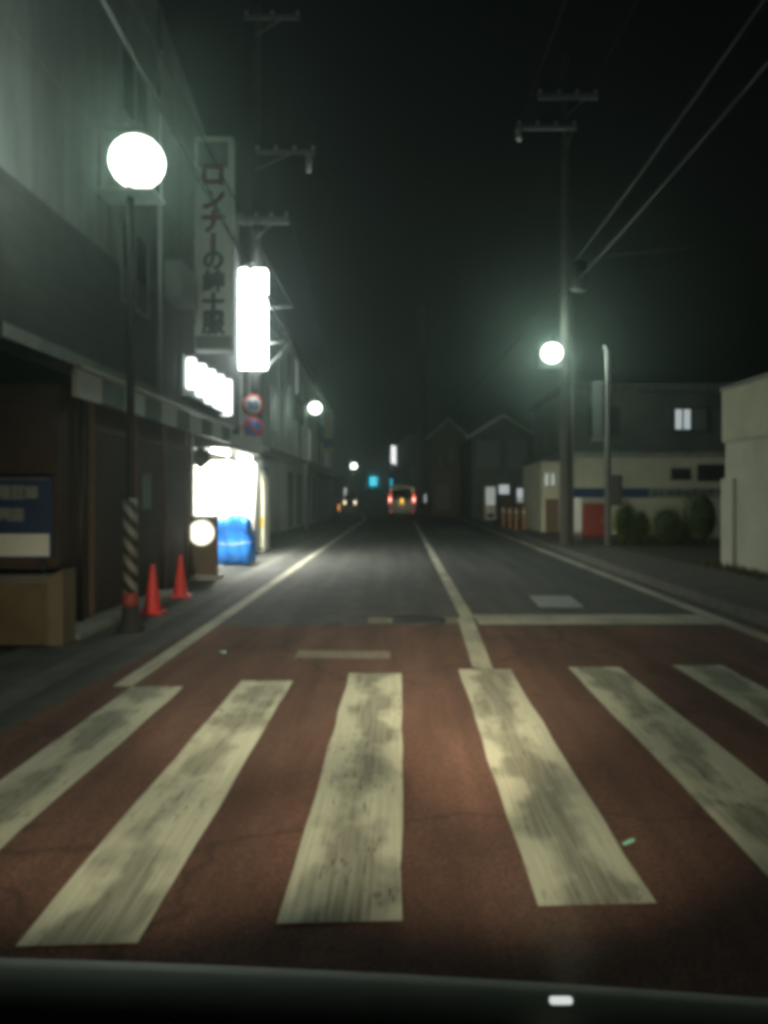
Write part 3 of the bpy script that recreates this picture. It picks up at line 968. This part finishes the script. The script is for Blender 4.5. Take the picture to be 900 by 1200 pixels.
shrub(6.05, 22.3, .62, 1.10, "rounded shrub touching the slim post with the dark box", 1)
shrub(6.55, 22.6, .48, .85, "smallest rounded shrub, between the two rounder shrubs", 2)
shrub(7.15, 22.2, .86, .98, "broad rounded shrub in the middle of the cream shop wall", 3)
shrub(8.02, 22.0, .86, 1.42, "tallest shrub, beside the pale garage block", 4, -.4)
shrub(7.62, 22.5, .62, .60, "low spreading shrub at the foot of the tallest shrub", 5)

# bollards
for i, (u, v) in enumerate(((590, 617), (597.5, 619), (605, 620.5), (614, 621))):
    y = 1.33 * 970 / (v - 580)
    x = (u - 470) / 970 * y
    if i == 0:
        b0 = thing("bollard", "orange-brown bollard, first in the row from the gabled houses", "bollard", (x, y, .12), 0, "row of bollards at the kerb")
        MB().lathe([(.055, 0), (.05, .02), (.05, .82), (.035, .87), (.01, .88)], seg=14).build("bollard_post", M_orange, b0)
        MB().lathe([(.053, .62), (.053, .74)], seg=14).build("reflective_band", M_signwhite, b0)
    else:
        dup(b0, (x, y, .12), ("", "second bollard of the row counted from the gabled houses", "third bollard of the row counted from the gabled houses",
                              "bollard standing closest to the pale annexe")[i])


# ================================================================== left far fronts
def flats(name, label, x, y0, y1, h, mat, cols, rows, z_first, litset=(), depth=8, parapet=True, wy=1.0, pitch=None):
    t = thing(name, label, "building", (x, y0, 0))
    P(MB().box(x - depth, x, y0, y1, 0, h), "wall", mat, t)
    P(MB().box(x - depth, x + .08, y0 - .05, y1 + .05, h, h + .18), "roof_parapet", M_concrete_dk, t)
    for r_ in range(rows):
        for c_ in range(cols):
            yc = y0 + (c_ + .5) * (y1 - y0) / cols
            z0 = z_first + r_ * 2.75
            f = P(MB().box(x, x + .06, yc - wy / 2, yc - wy / 2 + .08, z0, z0 + 1.5).box(x, x + .06, yc + wy / 2 - .08, yc + wy / 2, z0, z0 + 1.5)
                  .box(x, x + .10, yc - wy / 2 - .05, yc + wy / 2 + .05, z0 - .08, z0).box(x, x + .06, yc - wy / 2, yc + wy / 2, z0 + 1.5, z0 + 1.57), "window", M_steel, t)
            pn = MB().box(x, x + .02, yc - wy / 2 + .06, yc + wy / 2 - .06, z0, z0 + 1.5).build("pane", M_litwin_dim if (r_, c_) in litset else M_curtain)
            pn.parent = f
    P(MB().box(x, x + .9, y0 + .2, y1 - .2, 2.72, 2.86), "entrance_canopy", M_darkmetal, t)
    for c_ in range(max(1, cols - 1)):
        yc = y0 + (c_ + .5) * (y1 - y0) / max(1, cols - 1)
        P(MB().box(x, x + .05, yc - .9, yc + .9, .1, 2.4), "shutter", M_wall_dark, t)
    P(MB().tube([(x + .06, y0 + .3, 0), (x + .06, y0 + .3, h)], .05, 8), "downpipe", M_steel, t)
    return t


flats("grey_house", "blank grey concrete house next beyond the lit alcove", -4.75, 24.0, 32.6, 7.6, M_wall_grey, 2, 1, 3.9, wy=.8)
flats("apartment_building", "grey apartment front with tall windows behind the second street lamp", -4.7, 33.2, 46.0, 8.0, M_wall_grey, 5, 2, 3.2, litset={(1, 1), (0, 3)}, wy=.9)
flats("apartment_building", "lower dark apartment front with an ochre banner on its corner", -4.9, 46.6, 58, 7.0, M_wall_dark, 4, 2, 3.1, litset={(0, 2)}, wy=.9)
bn = thing("shop_banner", "ochre vertical banner sign projecting from the dark apartment front", "sign", (-4.55, 52, 4.2))
MB().box(-.30, .30, 0, .1, 0, 2.4).build("banner_face", new_mat("ochre_face", (.35, .25, .06), .6, var=.2), bn)
MB().box(-.30, .30, -.006, -.001, .2, .8).build("lower_panel", M_navy, bn)
for z in (.3, 2.0):
    MB().box(-.5, -.3, .03, .07, z, z + .06).build("banner_arm", M_darkmetal, bn)

# low beige wall and blue board
lw = thing("low_wall", "low beige rendered wall with an end pillar under the blue signboard", "wall", (-3.4, 8.0, 0))
M_beige = new_mat("beige_render", (.12, .098, .055), .9, var=.3, scale=2.2)
MB().box(-3.4, 0, 0, .16, 0, .60).build("wall_panel", M_beige, lw)
MB().box(-3.4, 0, -.02, .18, .60, .67).build("coping", M_concrete_dk, lw)
MB().prism([(0, 0), (.15, 0), (.15, .73), (0, .66)], 1, -.05, .26).build("end_pillar", new_mat("pillar_render", (.15, .13, .09), .9, var=.15), lw)
bs = thing("signboard", "navy signboard with two rows of white lettering and a white lower band", "sign board", (-4.15, 8.5, .0))
MB().box(-.62, .56, 0, .05, .80, 1.64).build("board_panel", M_navy, bs)
MB().box(-.60, .54, -.006, -.001, .82, 1.05).build("white_band", M_board, bs)
MB().box(-.60, .54, -.006, -.001, 1.60, 1.625).build("top_trim", M_concrete_dk, bs)
mb = MB()
for (zr, hh, xe) in ((1.40, .15, .36), (1.17, .15, .24)):
    x = -.56
    while x < xe:
        w = .13
        for k in range(13):
            if rnd.random() < .6:
                zz = zr + rnd.uniform(0, hh - .02)
                mb.box(x, x + w, -.006 - k * .0006, -.001, zz, zz + .022)
            else:
                xx = x + rnd.uniform(0, w - .02)
                mb.box(xx, xx + .022, -.0062 - k * .0006, -.001, zr + rnd.uniform(0, .03), zr + hh - rnd.uniform(0, .04))
        x += w + .012
mb.build("lettering", M_board_dk, bs)
for px in (-.55, .40):
    MB().box(px, px + .06, .05, .10, 0, 1.6).build("board_post", M_darkmetal, bs)


# ================================================================== houses ahead
M_barge = new_mat("barge_board_pale", (.55, .55, .52), .7, var=.1)


def gable(name, label, x0, x1, y, d, eave_z, peak_z, mat, wins, roofmat=M_rooftile_x, over=.35, extra=()):
    t = thing(name, label, "house", ((x0 + x1) / 2, y, 0))
    xm = (x0 + x1) / 2
    P(MB().prism([(x0, 0), (x1, 0), (x1, eave_z), (xm, peak_z - .2), (x0, eave_z)], 1, y, y + d), "wall", mat, t)
    sl = (peak_z - eave_z) / (xm - x0)
    P(MB().prism([(x0 - over, eave_z - sl * over + .02), (xm, peak_z - .17), (x1 + over, eave_z - sl * over + .02), (x1 + over, eave_z - sl * over + .2),
                  (xm, peak_z + .05), (x0 - over, eave_z - sl * over + .2)], 1, y - .4, y + d + .3), "roof", roofmat, t)
    P(MB().tube([(x0 - over, y - .42, eave_z - sl * over + .12), (xm, y - .42, peak_z - .05), (x1 + over, y - .42, eave_z - sl * over + .12)], .09, 6), "barge_board", M_barge, t)
    for (a, b, z0, z1, mt) in wins:
        f = P(MB().box(a - .06, b + .06, y - .05, y - .002, z0 - .06, z1 + .06), "window", M_darkmetal, t)
        pn = MB().box(a, b, y - .07, y - .051, z0, z1).build("pane", mt); pn.parent = f
    return t


ga = gable("gabled_house", "narrow brown gabled house at the bend", 2.0, 4.4, 56, 9, 5.4, 6.6, M_wall_brown,
           [(2.5, 2.75, 3.3, 4.3, M_curtain), (3.2, 3.5, 3.6, 4.6, M_curtain), (2.3, 3.3, .4, 2.2, M_curtain)])
gb2 = gable("gabled_house", "wide dark gabled house with curtained upper windows behind the bollards", 3.95, 7.35, 46, 9, 4.7, 5.9, M_wall_dark,
            [(4.2, 5.5, 2.9, 4.5, M_curtain), (5.9, 7.0, 2.9, 4.5, M_curtain), (4.6, 5.4, .3, 2.0, M_glass)])

vm = thing("vending_machine", "pale vending machine glowing dimly against the wide dark gabled house", "vending machine", (4.85, 44.9, .0))
MB().bbox(-.30, .30, 0, .6, .05, 1.95, .03).build("cabinet", M_white, vm)
MB().box(-.25, .25, -.01, .003, .9, 1.85).build("display_panel", M_litwin_dim, vm)
MB().box(-.2, .2, -.01, .003, .2, .45).build("dispensing_slot", M_darkmetal, vm)
pl = thing("wall_sign", "small bright white sign beside the dim vending machine", "sign", (5.6, 44.95, 1.5))
MB().bbox(-.27, .27, 0, .12, 0, .5, .02).build("sign_face", M_litwin, pl)
MB().box(-.03, .03, .12, 1.05, .2, .26).build("sign_arm", M_darkmetal, pl)
lk = thing("shop_window", "bright low shop window with pale posters near the bollards", "window", (6.7, 45.0, 1.0))
MB().box(-.45, .45, 0, .08, 0, .85).build("window_frame", M_darkmetal, lk)
MB().box(-.40, .12, -.015, .0, .28, .80).build("pane", M_litwin, lk)
MB().box(.16, .40, -.015, .0, .28, .80).build("pane", M_curtain, lk)
MB().box(-.40, .40, -.015, .0, .05, .24).build("lower_pane", M_litwin_dim, lk)
MB().box(-.45, .45, .08, 1.0, -.95, 0).build("shop_plinth", M_wall_dark, lk)

# shops beyond the bend
fs = thing("corner_shop", "small far shop with a cyan sign where the road bends", "building", (-2.8, 95, 0))
P(MB().box(-4.1, -1.4, 95, 103, 0, 6.0), "wall", new_mat("pinkish_render", (.30, .2, .19), .9, var=.2), fs)
P(MB().box(-4.2, -1.3, 94.6, 103.2, 6.0, 6.25), "roof", M_rooftile_x, fs)
P(MB().box(-3.9, -2.0, 94.94, 94.998, .3, 2.3), "shopfront", M_curtain, fs)
cs = thing("lit_sign", "square cyan lit sign on the far corner shop", "sign", (-3.15, 94.4, 3.0))
MB().bbox(-.42, .42, 0, .2, -.5, .5, .03).build("sign_face", new_mat("cyan_glow", (.1, .6, .7), .5, var=0, emit=1.5, emit_col=(.02, .65, .85)), cs)
MB().box(.0, .32, -.01, -.001, -.2, .3).build("sign_emblem", M_litwin, cs)
MB().box(-.05, .05, .2, .6, -.05, .05).build("sign_arm", M_darkmetal, cs)
cs2 = thing("lit_sign", "slim cyan lit sign between the square cyan sign and the vehicle", "sign", (-1.1, 93.5, 2.8))
MB().bbox(-.13, .13, 0, .15, -.5, .5, .03).build("sign_face", new_mat("cyan_glow_dim", (.1, .6, .7), .5, var=0, emit=.9, emit_col=(.02, .5, .75)), cs2)
MB().tube([(.2, .1, -2.8), (.2, .1, .6)], .04, 8).build("sign_post", M_darkmetal, cs2)
MB().box(.1, .22, .05, .1, -.1, .1).build("sign_arm", M_darkmetal, cs2)
ws = thing("lit_sign", "tall bright white sign above the vehicle ahead", "sign", (-.85, 96, 5.1))
MB().bbox(-.30, -.03, 0, .2, 0, 2.1, .03).bbox(.05, .27, 0, .2, -.15, 2.0, .03).build("sign_face", new_mat("white_glow", (.9, .9, .9), .5, var=0, emit=1.6), ws)
MB().tube([(0, .15, -5.1), (0, .15, 1.0)], .06, 8).build("sign_post", M_darkmetal, ws)
fb = thing("far_house", "dark far house closing the street behind the vehicle", "house", (2, 100, 0))
P(MB().box(-1.2, 9, 99, 108, 0, 6.4), "wall", M_wall_dark, fb)
P(MB().prism([(-1.6, 6.4), (9.4, 6.4), (7, 8.6), (.8, 8.6)], 1, 98.6, 108.4), "roof", M_rooftile_x, fb)
f = P(MB().box(1.2, 2.6, 98.94, 98.998, 3.2, 4.6), "window", M_steel, fb)
pn = MB().box(1.28, 2.52, 98.92, 98.939, 3.28, 4.52).build("pane", M_curtain); pn.parent = f
tp = thing("steel_mast", "tall dark mast rising above the far houses at the bend", "mast", (1.8, 75, 0))
MB().tube([(0, 0, 0), (0, 0, 18.4)], [.42, .34], 16).build("mast_shaft", M_concrete_dk, tp)
MB().tube([(0, 0, 0), (0, 0, .4)], .6, 16).build("mast_base", M_concrete_dk, tp)
MB().tube([(.45, 0, 1), (.40, 0, 18)], .03, 6).build("ladder_rail", M_darkmetal, tp)


# ================================================================== vehicles
def rear_van(label, loc):
    t = thing("van", label, "van", loc)
    prof = [(-.78, .32), (.78, .32), (.80, .55), (.80, 1.15), (.74, 1.85), (.66, 2.02), (-.66, 2.02), (-.74, 1.85), (-.80, 1.15), (-.80, .55)]
    MB().prism(prof, 1, 0, 3.4).build("body", new_mat("van_silver", (.17, .17, .145), .4, .3, var=.06), t)
    MB().prism([(-.64, 1.2), (.64, 1.2), (.58, 1.8), (-.58, 1.8)], 1, -.015, .0).build("rear_window", new_mat("van_rear_glass", (.015, .016, .016), .6, var=0, spec=.1), t)
    MB().bbox(-.80, .80, -.10, .05, .34, .58, .03).build("bumper", new_mat("van_bumper", (.36, .36, .31), .5, var=.06), t)
    for s in (-1, 1):
        tl = MB().bbox(min(s * .66, s * .79), max(s * .66, s * .79), -.03, .02, .92, 1.50, .015).build("tail_light", new_mat("tail_glow", (.6, .02, .02), .4, var=0, emit=1.3, emit_col=(1, .04, .03)), t)
        MB().bbox(min(s * .68, s * .77), max(s * .68, s * .77), -.045, -.028, 1.05, 1.28, .004).build("lamp_core", new_mat("tail_core", (.9, .4, .3), .4, var=0, emit=4.0, emit_col=(1, .55, .4)), tl)
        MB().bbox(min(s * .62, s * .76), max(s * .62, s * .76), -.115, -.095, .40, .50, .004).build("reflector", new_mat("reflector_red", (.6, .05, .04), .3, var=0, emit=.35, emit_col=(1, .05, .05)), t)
        w = MB().tube([(s * .70, .5, .29), (s * .55, .5, .29)], .29, 18).build("wheel", M_rubber, t)
        MB().tube([(s * .70, 2.9, .29), (s * .55, 2.9, .29)], .29, 18).build("wheel", M_rubber, t)
    MB().bbox(-.17, .17, -.035, .0, .82, 1.0, .005).build("number_plate", new_mat("plate_yellow", (.75, .6, .15), .5, var=0, emit=.35, emit_col=(1, .6, .1)), t)
    MB().bbox(-.06, .06, -.04, .0, 1.01, 1.22, .01).build("plate_lamp", new_mat("amber_glow", (.9, .6, .2), .4, var=0, emit=2.5, emit_col=(1, .5, .08)), t)
    for s in (-1, 1):
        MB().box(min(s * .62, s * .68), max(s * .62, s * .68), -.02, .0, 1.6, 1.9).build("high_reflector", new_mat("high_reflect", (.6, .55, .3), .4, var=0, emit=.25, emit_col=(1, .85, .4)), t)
    return t


rear_van("silver van seen from behind with red tail lights lit", (.05, 50.5, 0))

fc = thing("car", "small dark oncoming car with warm lit headlights at the bend", "car", (-5.2, 84, 0))
MB().prism([(-.72, .25), (.72, .25), (.74, .8), (.66, .95), (-.66, .95), (-.74, .8)], 1, 0, 3.3).build("body", M_wall_dark, fc)
MB().prism([(.9, .9), (2.9, .9), (2.6, 1.5), (1.4, 1.5)], 0, -.62, .62).build("cabin", M_glass, fc)
for s in (-1, 1):
    MB().bbox(s * .52 - .11, s * .52 + .11, -.03, .02, .5, .85, .02).build("headlight", new_mat("headlight_glow", (.9, .8, .6), .4, var=0, emit=2.2, emit_col=(1, .82, .55)), fc)
    for yy in (.6, 2.7):
        MB().tube([(s * .72, yy, .28), (s * .56, yy, .28)], .28, 16).build("wheel", M_rubber, fc)
am = thing("marker_post", "short post with an amber lamp at the foot of the far fronts", "marker post", (-4.65, 62, 0))
MB().tube([(0, 0, 0), (0, 0, 1.0)], .05, 10).build("post", M_darkmetal, am)
MB().lathe([(.04, .25), (.08, .3), (.08, .72), (.04, .78)], seg=12).build("amber_lamp", new_mat("amber_lamp", (.9, .4, .1), .4, var=0, emit=.8, emit_col=(1, .35, .1)), am)
wm = thing("lit_sign", "narrow white lit sign above the oncoming car", "sign", (-5.8, 86, 2.0))
MB().bbox(-.16, .16, 0, .12, -.9, .2, .02).build("sign_face", M_litwin, wm)
MB().tube([(0, .1, -2.0), (0, .1, -.9)], .04, 8).build("sign_post", M_darkmetal, wm)
wp = thing("reflector_post", "thin post with a white reflector near the narrow brown house", "marker post", (1.75, 60, 0))
MB().tube([(0, 0, 0), (0, 0, 1.6)], .04, 8).build("post", M_darkmetal, wp)
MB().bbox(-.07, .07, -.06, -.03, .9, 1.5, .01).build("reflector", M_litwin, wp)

# ================================================================== small things on the road
mh = thing("manhole_cover", "dark iron manhole cover on the faded end of the stop line", "manhole cover", (.19, 9.5, .010))
MB().lathe([(.30, 0), (.30, .008), (.27, .010)], seg=32).build("cover", M_rubber, mh)
MB().lathe([(.33, -.001), (.33, .006)], seg=32).build("iron_ring", M_darkmetal, mh)
M_scrap = new_mat("pale_green_scrap", (.30, .72, .52), .4, var=.05)
for (x, y, rz, s, lb) in ((.94, 3.42, .6, .036, "pale green scrap lying beside the fourth crosswalk stripe"),
                          (-1.62, 7.55, -.8, .045, "pale green scrap lying on the red surface near the edge line"),
                          (.80, 11.3, 1.2, .045, "pale green scrap lying on the asphalt by the centre line")):
    Mz = Matrix.Translation((x, y, .014)) @ Matrix.Rotation(rz, 4, 'Z')
    o = MB().add([Mz @ Vector(p) for p in ((-s, -.008, 0), (s * .7, -.010, .004), (s, 0, .006), (s * .6, .009, .004), (-s * .9, .006, .0),
                                            (-s, -.008, .004), (s * .7, -.010, .008), (s, 0, .010), (s * .6, .009, .008), (-s * .9, .006, .004))],
                 [(0, 1, 2, 3, 4), (9, 8, 7, 6, 5)] + [(i, (i + 1) % 5, 5 + (i + 1) % 5, 5 + i) for i in range(5)]).build("paper_scrap", M_scrap)
    tag(o, lb, "scrap", "pale scraps on the road")

# ================================================================== own dashboard
da = thing("car_dashboard", "black car dashboard top with a dull grey front rim below the road", "dashboard", (0, .7, .806))
def dash_rows(prof, name, mat):
    mb = MB()
    vs_, fs = [], []
    NX = 24
    for i in range(NX + 1):
        x = -1.0 + 2.0 * i / NX
        drop = -.046 * (x + .45) / .85 - .03 * max(0, abs(x) - .6)
        for (y, z) in prof:
            vs_.append((x, y - .05 * x * x, z + drop))
    k = len(prof)
    for i in range(NX):
        for j in range(k - 1):
            fs.append((i * k + j, (i + 1) * k + j, (i + 1) * k + j + 1, i * k + j + 1))
    mb.add(vs_, fs, True)
    o = mb.build(name, mat, da)
    return o


dash_rows([(-.42, -.30), (-.42, .02), (-.36, .075), (-.1, .10), (.06, .085), (.10, .072), (.12, .05), (.12, -.3)], "dash_pad", M_dash)
dash_rows([(.125, .04), (.125, .095), (.14, .112), (.17, .126), (.205, .134), (.23, .130), (.245, .10), (.245, .05)], "front_rim", M_rim)
MB().bbox(.152, .176, .145, .153, .122, .129, .0034, 4).build("dash_glint", new_mat("glint_glow", (.8, .85, .8), .4, var=0, emit=.7), da)  # small glowing pill put in for a glint on the dash

# ================================================================== haze volume added for the glow round the lamps
hz = MB().box(-70, 70, -20, 135, -1.2, 22).build("haze", None)
hm = bpy.data.materials.new("glow_haze")
hm.use_nodes = True
hm.node_tree.nodes.remove(hm.node_tree.nodes["Principled BSDF"])
pv = hm.node_tree.nodes.new("ShaderNodeVolumePrincipled")
pv.inputs["Color"].default_value = (.80, 1.0, .93, 1)
pv.inputs["Density"].default_value = 0.0043
pv.inputs["Anisotropy"].default_value = 0.86
hm.node_tree.links.new(pv.outputs[0], hm.node_tree.nodes["Material Output"].inputs["Volume"])
hz.data.materials.clear()
hz.data.materials.append(hm)
tag(hz, kind="stuff")
